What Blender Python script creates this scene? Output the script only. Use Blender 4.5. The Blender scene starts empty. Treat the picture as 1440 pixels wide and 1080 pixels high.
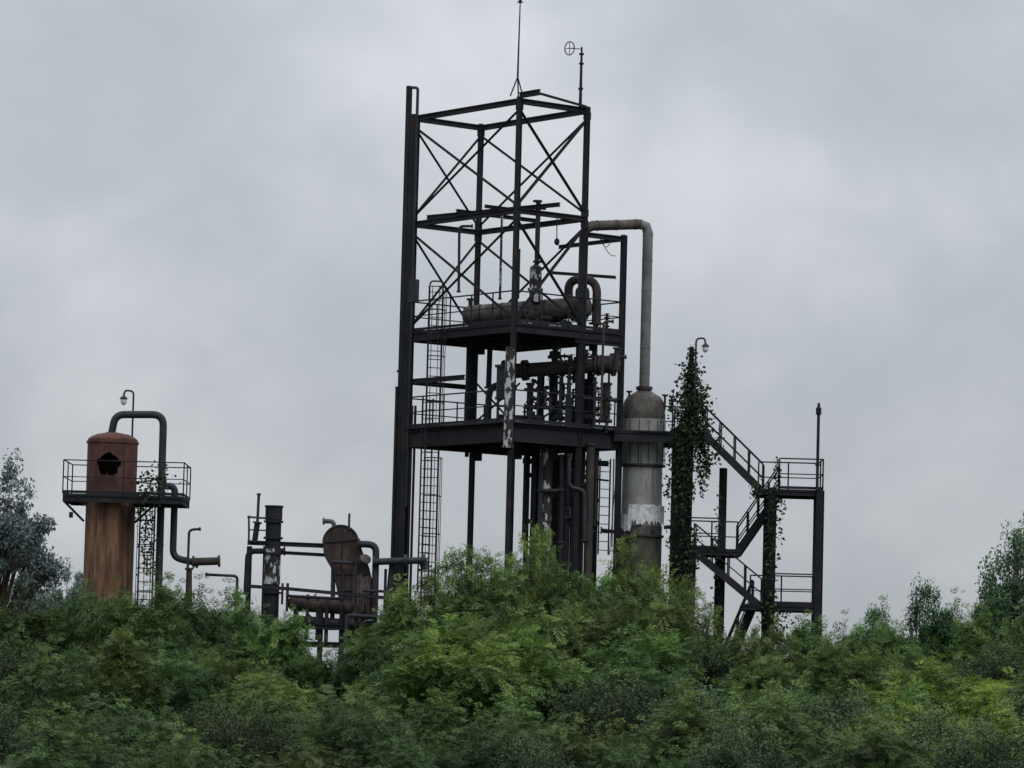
import bpy, math, random
import numpy as np
from mathutils import Vector, Matrix
random.seed(7)
rng = np.random.default_rng(7)
scene = bpy.context.scene
# ------------------------------------------------------------------ camera / image pixels to world
F = 5600.0
CAM = Vector((0, 0, 1.7))
pit = math.atan(460/5600); rol = math.radians(1.5)
fw = Vector((0, math.cos(pit), math.sin(pit)))
R0 = Vector((1, 0, 0)); U0 = Vector((0, -math.sin(pit), math.cos(pit)))
rr = R0*math.cos(rol)+U0*math.sin(rol)
uu = U0*math.cos(rol)-R0*math.sin(rol)
def W(px, py, Y):  # casts an image pixel out to a chosen depth
    """world position from image pixel coordinates + chosen depth"""
    d = fw+rr*((px-720)/F)-uu*((py-540)/F)
    return CAM+d*(Y/d.y)
def vert(px, pyref, Y, py1, py2):
    X = W(px, pyref, Y).x
    return Vector((X, Y, W(px, py1, Y).z)), Vector((X, Y, W(px, py2, Y).z))
cd = bpy.data.cameras.new("camera"); cam = bpy.data.objects.new("camera", cd)
scene.collection.objects.link(cam)
m = Matrix((( rr.x, uu.x, -fw.x, CAM.x), (rr.y, uu.y, -fw.y, CAM.y), (rr.z, uu.z, -fw.z, CAM.z), (0, 0, 0, 1)))
cam.matrix_world = m
cd.sensor_width = 36; cd.lens = 140; cd.clip_start = 0.5; cd.clip_end = 8000
scene.camera = cam
scene.view_settings.view_transform = 'Standard'
try: scene.view_settings.look = 'None'
except Exception: pass
# ------------------------------------------------------------------ materials
def newmat(name):
    mt = bpy.data.materials.new(name); mt.use_nodes = True
    nt = mt.node_tree; b = nt.nodes['Principled BSDF']
    return mt, nt, b
def N(nt, t, **k):
    n = nt.nodes.new(t)
    for a, v in k.items(): setattr(n, a, v)
    return n
def ramp(nt, stops, fac):
    r = N(nt, 'ShaderNodeValToRGB'); e = r.color_ramp.elements
    while len(e) < len(stops): e.new(0.5)
    for i, (p, c) in enumerate(stops):
        e[i].position = p; e[i].color = (c[0], c[1], c[2], 1)
    nt.links.new(fac, r.inputs[0]); return r.outputs[0]
def noise(nt, scale, detail=6, rough=0.6, vec=(1, 1, 1)):
    tc = N(nt, 'ShaderNodeTexCoord'); mp = N(nt, 'ShaderNodeMapping')
    mp.inputs['Scale'].default_value = vec
    nt.links.new(tc.outputs['Object'], mp.inputs[0])
    n = N(nt, 'ShaderNodeTexNoise'); n.inputs['Scale'].default_value = scale
    n.inputs['Detail'].default_value = detail; n.inputs['Roughness'].default_value = rough
    nt.links.new(mp.outputs[0], n.inputs['Vector'])
    return n.outputs[0]
def metal(name, stops, scale=2.0, vec=(1, 1, 1), rough=0.7, met=0.0, stops2=None, scale2=1.0, vec2=(1, 1, 0.25), bump=0.3):
    mt, nt, b = newmat(name)
    c = ramp(nt, stops, noise(nt, scale, vec=vec))
    if stops2:
        f = ramp(nt, stops2[0], noise(nt, scale2, vec=vec2))
        mx = N(nt, 'ShaderNodeMix', data_type='RGBA')
        nt.links.new(f, mx.inputs[0]); nt.links.new(c, mx.inputs[6])
        mx.inputs[7].default_value = (*stops2[1], 1)
        c = mx.outputs[2]
    nt.links.new(c, b.inputs['Base Color'])
    b.inputs['Roughness'].default_value = rough; b.inputs['Metallic'].default_value = met
    b.inputs['Specular IOR Level'].default_value = 0.22
    bp = N(nt, 'ShaderNodeBump'); bp.inputs['Strength'].default_value = bump; bp.inputs['Distance'].default_value = 0.02
    nt.links.new(noise(nt, 9), bp.inputs['Height']); nt.links.new(bp.outputs[0], b.inputs['Normal'])
    return mt
K = (0, 0, 0); Wh = (1, 1, 1)
M = {}
M['steel'] = metal("black_steel", [(0.3, (0.012, 0.013, 0.018)), (0.55, (0.019, 0.019, 0.024)), (0.75, (0.04, 0.028, 0.025))], 1.6, rough=.8)
M['pipe'] = metal("dark_pipe", [(0.3, (0.018, 0.02, 0.027)), (0.6, (0.03, 0.032, 0.04)), (0.8, (0.055, 0.04, 0.036))], 2.2, rough=0.6)
M['pipebrown'] = metal("brown_pipe", [(0.3, (0.025, 0.022, 0.022)), (0.6, (0.05, 0.04, 0.037)), (0.8, (0.085, 0.065, 0.055))], 2.4)
M['rust'] = metal("rusty_plate", [(0.3, (0.09, 0.042, 0.027)), (0.5, (0.17, 0.085, 0.05)), (0.72, (0.25, 0.145, 0.095))], 2.2, vec=(1.2, 1.2, 0.35),
                  stops2=([(0.45, K), (0.66, (0.95, 0.95, 0.95))], (0.04, 0.028, 0.026)), scale2=3.0, vec2=(1.8, 1.8, 0.2))
M['rustdark'] = metal("dark_rust_plate", [(0.3, (0.045, 0.022, 0.019)), (0.55, (0.095, 0.042, 0.033)), (0.75, (0.145, 0.07, 0.053))], 1.9,
                  stops2=([(0.47, K), (0.7, (0.85, 0.85, 0.85))], (0.026, 0.02, 0.02)), scale2=2.4, vec2=(1.5, 1.5, 0.3))
M['brownplate'] = metal("brown_duct_plate", [(0.3, (0.022, 0.016, 0.016)), (0.5, (0.05, 0.034, 0.031)), (0.66, (0.095, 0.062, 0.053)), (.8, (.17, .13, .12))], 1.8, vec=(1.3, 1.3, .5))
M['ductlight'] = metal("faded_duct_lagging", [(0.3, (0.05, 0.035, 0.032)), (0.5, (0.11, 0.08, 0.072)), (0.7, (0.2, 0.16, 0.15))], 2.6, vec=(1.5, 1.5, .6))
M['clad'] = metal("weathered_cladding", [(0.3, (0.18, 0.182, 0.186)), (0.5, (0.26, 0.26, 0.262)), (0.75, (0.35, 0.35, 0.35))], 1.2,
                  stops2=([(0.52, K), (0.7, (0.75, 0.75, 0.75))], (0.065, 0.057, 0.052)), scale2=3.0, vec2=(2.2, 2.2, 0.18), rough=0.5)
M['cladtop'] = metal("grey_pipe_cladding", [(0.3, (0.10, 0.103, 0.11)), (0.5, (0.14, 0.142, 0.15)), (0.75, (0.2, 0.2, 0.205))], 1.6, rough=.55)
M['cladbrown'] = metal("stained_drum_cladding", [(0.3, (0.038, 0.036, 0.033)), (0.55, (0.078, 0.072, 0.064)), (0.75, (0.16, 0.15, 0.135))], 2.4, vec=(1, 1, 0.6))
M['peel'] = metal("peeling_insulation", [(0.3, (0.018, 0.016, 0.017)), (0.6, (0.035, 0.03, 0.03))], 2.5,
                  stops2=([(0.525, K), (0.56, Wh)], (0.42, 0.43, 0.44)), scale2=3.0, vec2=(1.6, 1.6, 0.7))
M['white'] = metal("white_wrap", [(0.35, (0.4, 0.41, 0.42)), (0.6, (0.72, 0.73, 0.75))], 5)
mt, nt, b = newmat("lamp_glass"); b.inputs['Base Color'].default_value = (0.6, 0.62, 0.62, 1); b.inputs['Roughness'].default_value = 0.2; M['glass'] = mt
M['bark'] = metal("bark", [(0.3, (0.035, 0.03, 0.025)), (0.7, (0.09, 0.075, 0.06))], 5, vec=(2, 2, 0.5), rough=0.9)
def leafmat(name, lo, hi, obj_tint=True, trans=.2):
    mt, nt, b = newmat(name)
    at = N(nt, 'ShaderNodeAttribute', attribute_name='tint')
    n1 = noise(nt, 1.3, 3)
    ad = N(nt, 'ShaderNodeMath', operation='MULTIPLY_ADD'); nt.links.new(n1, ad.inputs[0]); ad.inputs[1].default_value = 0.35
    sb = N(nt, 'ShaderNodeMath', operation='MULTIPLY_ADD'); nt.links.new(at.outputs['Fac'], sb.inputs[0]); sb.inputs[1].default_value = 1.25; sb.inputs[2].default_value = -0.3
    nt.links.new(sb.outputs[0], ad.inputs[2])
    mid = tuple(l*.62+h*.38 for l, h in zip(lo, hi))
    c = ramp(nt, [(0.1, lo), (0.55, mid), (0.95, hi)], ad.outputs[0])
    if obj_tint:
        oi = N(nt, 'ShaderNodeObjectInfo'); mx = N(nt, 'ShaderNodeMix', data_type='RGBA', blend_type='MULTIPLY'); mx.inputs[0].default_value = 1
        nt.links.new(c, mx.inputs[6]); nt.links.new(oi.outputs['Color'], mx.inputs[7]); c = mx.outputs[2]
    nt.links.new(c, b.inputs['Base Color']); b.inputs['Roughness'].default_value = 0.55
    b.inputs['Specular IOR Level'].default_value = 0.2
    tr = N(nt, 'ShaderNodeBsdfTranslucent'); nt.links.new(c, tr.inputs[0])
    ms = N(nt, 'ShaderNodeMixShader'); ms.inputs[0].default_value = trans
    out = nt.nodes['Material Output']
    nt.links.new(b.outputs[0], ms.inputs[1]); nt.links.new(tr.outputs[0], ms.inputs[2]); nt.links.new(ms.outputs[0], out.inputs[0])
    return mt
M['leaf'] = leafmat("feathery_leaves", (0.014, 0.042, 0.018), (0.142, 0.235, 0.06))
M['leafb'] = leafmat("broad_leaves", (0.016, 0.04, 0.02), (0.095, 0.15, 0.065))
M['leaffar'] = leafmat("hazy_leaves", (0.11, 0.14, 0.145), (0.17, 0.21, 0.2))  # far trees: distance haze put into the leaf colour
M['vine'] = leafmat("vine_leaves", (0.014, 0.03, 0.014), (0.045, 0.075, 0.032), False)
# ------------------------------------------------------------------ mesh builder
class B:
    def __init__(s, name, parent=None):
        s.name = name; s.v = []; s.f = []; s.m = []; s.mats = []; s.parent = parent
    def mi(s, k):
        if k not in s.mats: s.mats.append(k)
        return s.mats.index(k)
    def add(s, vs, fs, k):
        o = len(s.v); s.v += [tuple(v) for v in vs]; i = s.mi(k)
        for f in fs: s.f.append([o+a for a in f]); s.m.append(i)
    def tube(s, path, r, k, seg=10, caps=True):
        P = [Vector(p) for p in path]; n = len(P)
        rs = r if isinstance(r, (list, tuple)) else [r]*n
        T = []
        for i in range(n):
            a = P[max(i-1, 0)]; c = P[min(i+1, n-1)]
            t = (P[i]-a).normalized()+(c-P[i]).normalized() if 0 < i < n-1 else (c-a)
            if t.length < 1e-9: t = c-a
            T.append(t.normalized())
        up = Vector((0, 0, 1)) if abs(T[0].z) < 0.9 else Vector((0, 1, 0))
        x = T[0].cross(up).normalized(); vs = []
        for i in range(n):
            x = (x-T[i]*x.dot(T[i])).normalized(); y = T[i].cross(x)
            for j in range(seg):
                a = 2*math.pi*j/seg
                vs.append(P[i]+(x*math.cos(a)+y*math.sin(a))*rs[i])
        fs = [[i*seg+j, i*seg+(j+1) % seg, (i+1)*seg+(j+1) % seg, (i+1)*seg+j] for i in range(n-1) for j in range(seg)]
        if caps: fs += [list(range(seg))[::-1], [(n-1)*seg+j for j in range(seg)]]
        s.add(vs, fs, k)
    def rev(s, p0, axis, prof, k, seg=36, caps=True):
        axis = Vector(axis).normalized(); p0 = Vector(p0)
        up = Vector((0, 0, 1)) if abs(axis.z) < 0.9 else Vector((0, 1, 0))
        x = axis.cross(up).normalized(); y = axis.cross(x); vs = []
        for (z, r) in prof:
            for j in range(seg):
                a = 2*math.pi*j/seg; vs.append(p0+axis*z+(x*math.cos(a)+y*math.sin(a))*r)
        n = len(prof)
        fs = [[i*seg+j, i*seg+(j+1) % seg, (i+1)*seg+(j+1) % seg, (i+1)*seg+j] for i in range(n-1) for j in range(seg)]
        if caps: fs += [list(range(seg))[::-1], [(n-1)*seg+j for j in range(seg)]]
        s.add(vs, fs, k)
    def flange(s, p, d, r, t, k):
        d = Vector(d).normalized(); p = Vector(p); s.tube([p-d*t/2, p+d*t/2], r, k, 14)
    def prof(s, p, q, pts, k, up=(0, 0, 1)):
        p = Vector(p); q = Vector(q); t = (q-p).normalized(); up = Vector(up)
        if abs(t.dot(up)) > 0.95: up = Vector((0.45, 0.9, 0))
        x = t.cross(up).normalized(); y = x.cross(t); n = len(pts)
        vs = [p+x*a+y*b for a, b in pts]+[q+x*a+y*b for a, b in pts]
        fs = [[i, (i+1) % n, n+(i+1) % n, n+i] for i in range(n)]+[list(range(n))[::-1], list(range(n, 2*n))]
        s.add(vs, fs, k)
    def box(s, p, q, w, h, k, up=(0, 0, 1)):
        s.prof(p, q, [(-w/2, -h/2), (w/2, -h/2), (w/2, h/2), (-w/2, h/2)], k, up)
    def ib(s, p, q, w, h, k='steel', up=(0, 0, 1)):
        t = 0.035; v = 0.02; a = w/2; c = h/2
        s.prof(p, q, [(-a, -c), (a, -c), (a, -c+t), (v, -c+t), (v, c-t), (a, c-t), (a, c), (-a, c), (-a, c-t), (-v, c-t), (-v, -c+t), (-a, -c+t)], k, up)
    def slab(s, poly, z, t, k):
        n = len(poly); vs = [(p[0], p[1], z-t) for p in poly]+[(p[0], p[1], z) for p in poly]
        s.add(vs, [[i, (i+1) % n, n+(i+1) % n, n+i] for i in range(n)]+[list(range(n))[::-1], list(range(n, 2*n))], k)
    def rail(s, pts, h=1.1, sp=1.2, r=0.028, k='steel', mids=(0.5,)):
        for a, c in zip(pts[:-1], pts[1:]):
            a = Vector(a); c = Vector(c); L = (c-a).length; n = max(1, round(L/sp)); up = Vector((0, 0, h))
            s.tube([a+up, c+up], r, k, 6)
            for mm in mids: s.tube([a+up*mm, c+up*mm], r*0.8, k, 6)
            for i in range(n+1):
                p = a.lerp(c, i/n); s.tube([p, p+up], r, k, 6)
            s.box(a+Vector((0, 0, 0.06)), c+Vector((0, 0, 0.06)), 0.012, 0.1, k)
    def ladder(s, p, q, side, w=0.5, k='steel', r=0.03):
        p = Vector(p); q = Vector(q); sd = Vector(side).normalized()*w/2
        s.tube([p-sd, q-sd], r, k, 6); s.tube([p+sd, q+sd], r, k, 6)
        n = int((q-p).length/0.3)
        for i in range(n):
            c = p.lerp(q, (i+0.5)/n); s.tube([c-sd, c+sd], 0.016, k, 5)
    def cage(s, p, q, side, out, r=0.38, k='steel', step=0.8):
        p = Vector(p); q = Vector(q); sd = Vector(side).normalized(); o = Vector(out).normalized()
        L = (q-p).length; n = max(1, int(L/step))
        ang = [math.radians(a) for a in (-20, 10, 45, 90, 135, 170, 200)]
        off = [sd*math.cos(a)*r+o*(math.sin(a)*r+0.3) for a in ang]
        for i in range(n+1):
            c = p.lerp(q, i/n); s.tube([c+x for x in off], 0.02, k, 5)
        for x in off[1:-1]: s.tube([p+x, q+x], 0.014, k, 5)
    def leaves(s, pts, n, spread, size, k='vine'):
        pts = [Vector(p) for p in pts]
        for _ in range(n):
            i = random.randrange(len(pts)-1); c = pts[i].lerp(pts[i+1], random.random())
            c = c+Vector((random.gauss(0, spread), random.gauss(0, spread), random.gauss(0, spread)))
            a = Vector((random.uniform(-1, 1), random.uniform(-1, 1), random.uniform(-1, .3))).normalized()
            d = a.cross(Vector((random.uniform(-1, 1), random.uniform(-1, 1), random.uniform(-1, 1)))).normalized()
            z = size*random.uniform(0.6, 1.3)
            s.add([c, c+a*z*.5+d*z*.4, c+a*z, c+a*z*.5-d*z*.4], [[0, 1, 2, 3]], k)
    def done(s):
        me = bpy.data.meshes.new(s.name); me.from_pydata(s.v, [], s.f); me.update()
        for k in s.mats: me.materials.append(M[k])
        me.polygons.foreach_set('material_index', s.m)
        me.polygons.foreach_set('use_smooth', [True]*len(s.f))
        try: me.set_sharp_from_angle(angle=math.radians(38))
        except Exception: pass
        at = me.attributes.new('tint', 'FLOAT', 'FACE')
        at.data.foreach_set('value', np.random.default_rng(1).random(len(s.f)))
        ob = bpy.data.objects.new(s.name, me); scene.collection.objects.link(ob)
        if s.parent: ob.parent = s.parent
        return ob
def empty(name):
    e = bpy.data.objects.new(name, None); e.empty_display_size = 0.5; scene.collection.objects.link(e); return e
def fil(pts, rad, n=6):
    P = [Vector(p) for p in pts]; out = [P[0]]
    for i in range(1, len(P)-1):
        d1 = (P[i]-P[i-1]); d2 = (P[i+1]-P[i]); r = min(rad, d1.length*.48, d2.length*.48)
        a = P[i]-d1.normalized()*r; c = P[i]+d2.normalized()*r
        for j in range(n+1):
            t = j/n; out.append(a*(1-t)**2+P[i]*2*t*(1-t)+c*t*t)
    out.append(P[-1]); return out
# ------------------------------------------------------------------ main tower
tower = empty("process_tower")
YN = 140.0
zt = W(730, 138, YN).z
def onplane(px, py, z):
    d = fw+rr*((px-720)/F)-uu*((py-540)/F); return CAM+d*((z-CAM.z)/d.z)
Np = W(731, 138, YN); Lp = onplane(583, 163, zt); Rp = onplane(826, 152, zt)
e1 = Rp-Np; e2 = Lp-Np
e1.z = e2.z = 0
def T(a, c, z): # tower plan coordinates (0..1,0..1)
    p = Np+e1*a+e2*c; return Vector((p.x, p.y, z))
def zN(py): return W(730-(py-138)*0.026, py, YN).z
z_mid, z_d2, z_d1 = zN(292), zN(452), zN(592)
Z0 = 0.0
EX = 1.6
fr = B("steel_frame", tower)
for (a, c, zb, w) in ((0, 0, Z0, .17), (1, 0, Z0, .18), (0, 1, Z0, .32), (1, 1, Z0, .17)):
    fr.ib(T(a, c, zb), T(a, c, zt+0.05), w, w)
fr.box(T(0, 1.0, Z0)+Vector((-.22, 0, 0)), T(0, 1.0, zt+1.1)+Vector((-.22, 0, 0)), .17, .17, 'steel')
fr.box(T(0, 1.0, Z0)+Vector((-.36, -.1, 0)), T(0, 1.0, z_d1+1.5)+Vector((-.36, -.1, 0)), .08, .1, 'steel')
fr.tube(fil([T(0, 1, 9)+Vector((.1, -.3, 0)), T(0, 1, zt+1.0)+Vector((.1, -.3, 0)), T(0, 1, zt+1.0)+Vector((-.16, -.3, 0))], .1), .055, 'pipe', 8)
fr.ib(T(EX, 0, Z0), T(EX, 0, zN(312)), .18, .2); fr.ib(T(EX, 1, Z0), T(EX, 1, z_d1), .18, .2)
def ring(z, h, w=.14, a1=1):
    fr.ib(T(0, 0, z), T(a1, 0, z), w, h); fr.ib(T(0, 1, z), T(a1, 1, z), w, h)
    fr.ib(T(0, 0, z-.004), T(0, 1, z-.004), w, h); fr.ib(T(a1, 0, z-.004), T(a1, 1, z-.004), w, h)
ring(zt-.1, .2); ring(z_mid-.1, .19)
fr.ib(T(0, 0, zt+.1), T(0, -.18, zt+.1), .14, .2)
fr.ib(T(0, -.18, zt+.05), T(0.95, -.02, zt+.02), .06, .08)
fr.ib(T(.02, .86, z_mid+.1), T(.3, -.2, z_mid+.1), .1, .15)       # monorail beam
fr.ib(T(-.1, .5, z_mid+.11), T(1.1, .5, z_mid+.11), .12, .14)
fr.ib(T(-.15, .2, z_mid+.11), T(1.1, .2, z_mid+.11), .1, .12)
fr.ib(T(1, 0, zN(318)), T(EX, 0, zN(318)), .14, .18)
fr.ib(T(EX, 0, zN(318)), T(EX, .6, zN(318)), .1, .14)
def brace(p, q, w=.07): fr.box(p, q, w, .02, 'steel'); fr.box(p, q, .02, w, 'steel')
def xface(a0, c0, a1, c1, zl, zh, w=.075):
    o = Vector((0, -.03, 0))
    brace(T(a0, c0, zl), T(a1, c1, zh), w); brace(T(a0, c0, zh)+o, T(a1, c1, zl)+o, w)
for (zl, zh) in ((z_mid+.1, zt-.4), (z_d2+.1, z_mid-.4)):
    xface(0, 0, 0, 1, zl, zh, .095); xface(0, 0, 1, 0, zl, zh, .12); xface(1, 0, 1, 1, zl, zh, .09); xface(0, 1, 1, 1, zl, zh, .09)
ring(z_d2-.22, .3, .16, EX); ring(z_d1-.42, .6, .22, EX)
for c in (.25, .5, .75):
    fr.ib(T(0, c, z_d2-.2), T(EX, c, z_d2-.2), .12, .22); fr.ib(T(0, c, z_d1-.36), T(EX, c, z_d1-.36), .16, .4)
fr.slab([T(0, 0, 0), T(EX, 0, 0), T(EX, 1, 0), T(0, 1, 0)], z_d2, .05, 'steel')
fr.slab([T(-.1, -.03, 0), T(EX+.05, -.03, 0), T(EX+.05, 1.03, 0), T(-.05, 1.03, 0)], z_d1, .07, 'steel')
for z in (z_d2-.55, z_d1-.95):
    for a, c in ((.15, .1), (.5, .25), (.8, .1), (1.1, .3), (1.4, .15), (.3, .6), (.7, .75)):
        q = T(a, c, z); h = random.uniform(.1, .35); fr.box(q+Vector((0, 0, -h)), q+Vector((0, 0, .25)), random.uniform(.08, .3), .12, 'steel')
zi = zN(525)
fr.ib(T(0, 1, zi), T(1, 1, zi), .1, .18); fr.ib(T(0, 1, zi+.003), T(0, .45, zi+.003), .1, .18)
fr.ib(T(.9, 0, zN(470)), T(EX, 0, zN(470)), .1, .15)
brace(T(.2, .5, z_d1), T(.9, .5, zi)); brace(T(.9, .5, z_d1), T(.2, .5, zi))
brace(T(.6, .2, z_d1), T(1.5, .2, zi)); brace(T(1.5, .2, z_d1), T(.6, .2, zi))
fr.tube([*vert(663, 540, 145.2, 480, 603)], .22, 'steel', 12)
fr.flange(W(665, 485, 145.2), (0, 0, 1), .3, .1, 'steel')
# lower legs
fr.ib(*vert(752, 700, 143, 630, 1060), .2, .24); fr.ib(*vert(741, 700, 146, 630, 1060), .14, .12)
fr.ib(*vert(838, 700, 146, 630, 1060), .12, .14); fr.ib(*vert(779, 700, 144, 630, 1060), .16, .2); fr.ib(*vert(806, 700, 145.5, 630, 1060), .14, .16)
fr.ib(*vert(795, 700, 144.8, 630, 1060), .12, .14)
for py in (668, 733):
    fr.ib(W(742, py, 143.4), W(842, py+3, 143.4), .1, .16)
fr.ib(W(785, 702, 143.8), W(842, 704, 143.8), .1, .12); fr.ib(W(735, 648, 143.9), W(856, 652, 143.9), .1, .2)
for (x0, y0, x1, y1) in ((745, 640, 840, 668), (788, 668, 840, 700), (790, 733, 840, 700), (830, 650, 856, 655), (820, 672, 856, 676), (745, 733, 785, 668)):
    brace(W(x0, y0, 144), W(x1, y1, 144), .07)
for a in (0.0, .04):
    fr.box(T(0, 1, Z0)+Vector((.22+a*3, -.3, 0)), T(0, 1, zN(560))+Vector((.22+a*3, -.3, 0)), .07, .07, 'steel')
fr.box(W(558, 522, 144), W(572, 522, 144), .1, .08, 'steel')
fr.box(*vert(582, 408, 143.6, 393, 425), .3, .25, 'pipe')
for (a, c) in ((0, 0), (1, 0), (0, 1), (1, 1)):
    for z in (zt-.3, z_mid-.3, z_mid+.1):
        fr.box(T(a, c, z)+Vector((-.14, -.08, 0)), T(a, c, z)+Vector((.14, -.08, 0)), .02, .26, 'steel')
p = W(783, 300, 142.5); fr.tube([p, W(783, 336, 142.5)], .02, 'steel', 5); fr.rev(W(783, 345, 142.5), (0, 0, 1), [(0, .03), (.08, .1), (.2, .09), (.26, .03)], 'steel', 10)
fr.done()
rl = B("railings", tower)
def loop(z, pts): return [T(a, c, z) for a, c in pts]
rl.rail(loop(z_d2, [(EX, 1), (EX, 0), (0, 0), (0, 1)])); rl.rail(loop(z_d2, [(0, .99), (EX, .99)]))
rl.rail(loop(z_d1, [(EX, -.02), (-.08, -.02), (-.03, 1.02), (EX, 1.02)]))
rl.rail([W(770, 385, 144), W(866, 392, 144)], h=.02, sp=5)
rl.done()
ld = B("caged_ladder", tower)
sd = Vector((.9, .35, 0)); out = Vector((.2, -1, 0))
p0, p1 = vert(611, 500, 143.2, 1060, 405); ld.ladder(p0, p1, sd, .52, r=.035)
ld.ladder(*vert(598, 700, 143.6, 830, 560), sd, .4)
ld.cage(Vector((p0.x, p0.y, W(611, 600, 143.2).z)), p1, sd, out, .34)
ld.cage(Vector((p0.x, p0.y, 2.5)), Vector((p0.x, p0.y, W(611, 645, 143.2).z)), sd, out, .34, step=1.3)
ld.tube(fil([p1+Vector((-.26, 0, 0)), p1+Vector((-.2, 0, .25)), p1+Vector((.2, 0, .25)), p1+Vector((.26, 0, 0))], .1), .03, 'steel', 6)
ld.ladder(*vert(850, 700, 143, 780, 645), sd, .4)
ld.done()
# exchangers
hx = B("heat_exchangers", tower)
a = W(650, 445, 144.6); c = W(833, 431, 143.6); ax = (c-a).normalized(); L = (c-a).length
hx.rev(a, ax, [(0.0, .01), (.03, .16), (.1, .28), (.22, .36), (.4, .38), (1.5, .38)], 'cladbrown')
hx.rev(a, ax, [(1.5, .385), (L-.8, .385), (L-.8, .48), (L-.7, .48), (L-.7, .41), (L-.3, .41), (L-.3, .47), (L-.22, .47), (L-.22, .38), (L-.08, .3), (L, .05)], 'cladbrown')
for t in (.7, 1.5, 2.3, 3.1): hx.rev(a, ax, [(t, .395), (t+.05, .395)], 'steel')
for t in (.8, 2.9):
    q = a+ax*t; hx.box(q+Vector((0, 0, -.3)), Vector((q.x, q.y, z_d2)), .5, .25, 'steel')
hx.tube([a+ax*.3, a+ax*.3+Vector((0, 0, .6))], .08, 'pipe'); hx.flange(a+ax*.3+Vector((0, 0, .6)), (0, 0, 1), .15, .07, 'pipe')
q0, q1 = vert(753, 400, 143.6, 425, 372); hx.rev(q0, (0, 0, 1), [(0, .2), (.4, .22), (.42, .28), (.5, .28), (.52, .22), ((q1-q0).length-.1, .22), ((q1-q0).length, .08)], 'peel', 16)
t0, t1 = vert(756, 330, 143.6, 372, 285); hx.tube([t0, t1], .09, 'pipe')
for py in (283, 290, 300, 368): hx.flange(W(756, py, 143.6), (0, 0, 1), .17, .07, 'pipe')
hx.box(W(744, 292, 143.6), W(768, 293, 143.6), .2, .1, 'steel')
# lower exchanger
a = W(735, 521, 143.4); c = W(843, 514, 142.6); ax = (c-a).normalized(); L = (c-a).length
hx.rev(a, ax, [(0, .26), (L, .26)], 'pipebrown', 20)
for t in (0, .12, L-.1, L+.05): hx.rev(a, ax, [(t, .38), (t+.07, .38)], 'pipebrown', 20)
hx.rev(a, -ax, [(0, .27), (.55, .27), (.6, .42), (.72, .42), (.74, .3), (.9, .1)], 'pipebrown', 20)
hx.rev(c, ax, [(0, .3), (.45, .3), (.45, .42), (.55, .42), (.56, .32), (.72, .2), (.8, .03)], 'pipebrown', 20)
hx.rev(W(780, 512, 143.2), (0, 0, 1), [(0, .12), (.2, .12), (.2, .26), (.3, .26), (.32, .2), (.45, .2), (.5, .05)], 'pipe', 16)
for px in (760, 830):
    hx.ib(*vert(px, 560, 143.2, 525, 598), .2, .2)
for (px, y0, y1, r, k, Y) in ((716, 488, 628, .17, 'peel', 139.75), (778, 530, 600, .16, 'pipe', 144.4), (852, 540, 592, .16, 'pipebrown', 143), (768, 628, 790, .23, 'peel', 142.3), (830, 625, 1060, .15, 'pipebrown', 142.0), (812, 600, 1060, .14, 'pipe', 142.4), (706, 515, 560, .2, 'pipe', 141), (822, 535, 600, .2, 'pipe', 143.5), (745, 540, 600, .12, 'pipe', 143.5)):
    q0, q1 = vert(px, (y0+min(y1, 700))/2, Y, y1, y0); hx.tube([q0, q1], r, k, 14)
    if k != 'peel': hx.flange(q1, (0, 0, 1), r*1.35, .08, k)
    if y1 < 700: hx.flange(q0, (0, 0, 1), r*1.2, .08, k)
hx.done()
pp = B("process_pipes", tower)
def P(pts, r, k='pipe', rad=.3, flg=True, seg=12):
    p = fil([W(*q) for q in pts], rad); pp.tube(p, r, k, seg)
    if flg:
        for e, o in ((p[0], p[1]), (p[-1], p[-2])): pp.flange(e, o-e, r*1.6, .06, k)
P([(800, 428, 144), (799, 393, 144), (840, 393, 143.6), (838, 455, 143.6)], .16, 'pipebrown', .6)
P([(812, 440, 143.5), (812, 405, 143.5), (826, 405, 143.5), (826, 430, 143.5)], .08, 'pipe', .3)
P([(838, 455, 143.6), (836, 500, 143.6)], .1, 'pipe')
P([(705, 540, 144), (690, 545, 144), (687, 560, 144), (686, 600, 144)], .12, 'pipe', .25)
P([(689, 490, 145), (687, 545, 145)], .1)
P([(645, 410, 145.6), (646, 318, 145.6), (664, 318, 145.6)], .05, 'pipe', .15)
P([(706, 300, 142), (703, 420, 142)], .045, 'peel')
P([(845, 590, 141.5), (849, 452, 141.5), (862, 452, 141.5)], .045, 'pipebrown', .15)
P([(820, 502, 142.5), (880, 502, 142.5)], .05); P([(868, 490, 142), (866, 520, 142)], .1)
P([(738, 572, 143), (800, 574, 143), (800, 540, 143)], .08, 'pipe'); P([(700, 585, 143), (765, 588, 143)], .07, 'pipe'); P([(735, 488, 143), (812, 486, 143)], .06, 'pipe'); P([(815, 560, 142.6), (866, 563, 142.6)], .06, 'pipe')
P([(800, 640, 141.8), (800, 685, 141.8), (822, 690, 141.8), (822, 760, 141.8)], .08, 'pipe', .2); P([(760, 690, 142), (790, 690, 142), (790, 640, 142)], .07, 'pipe', .2)
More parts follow.
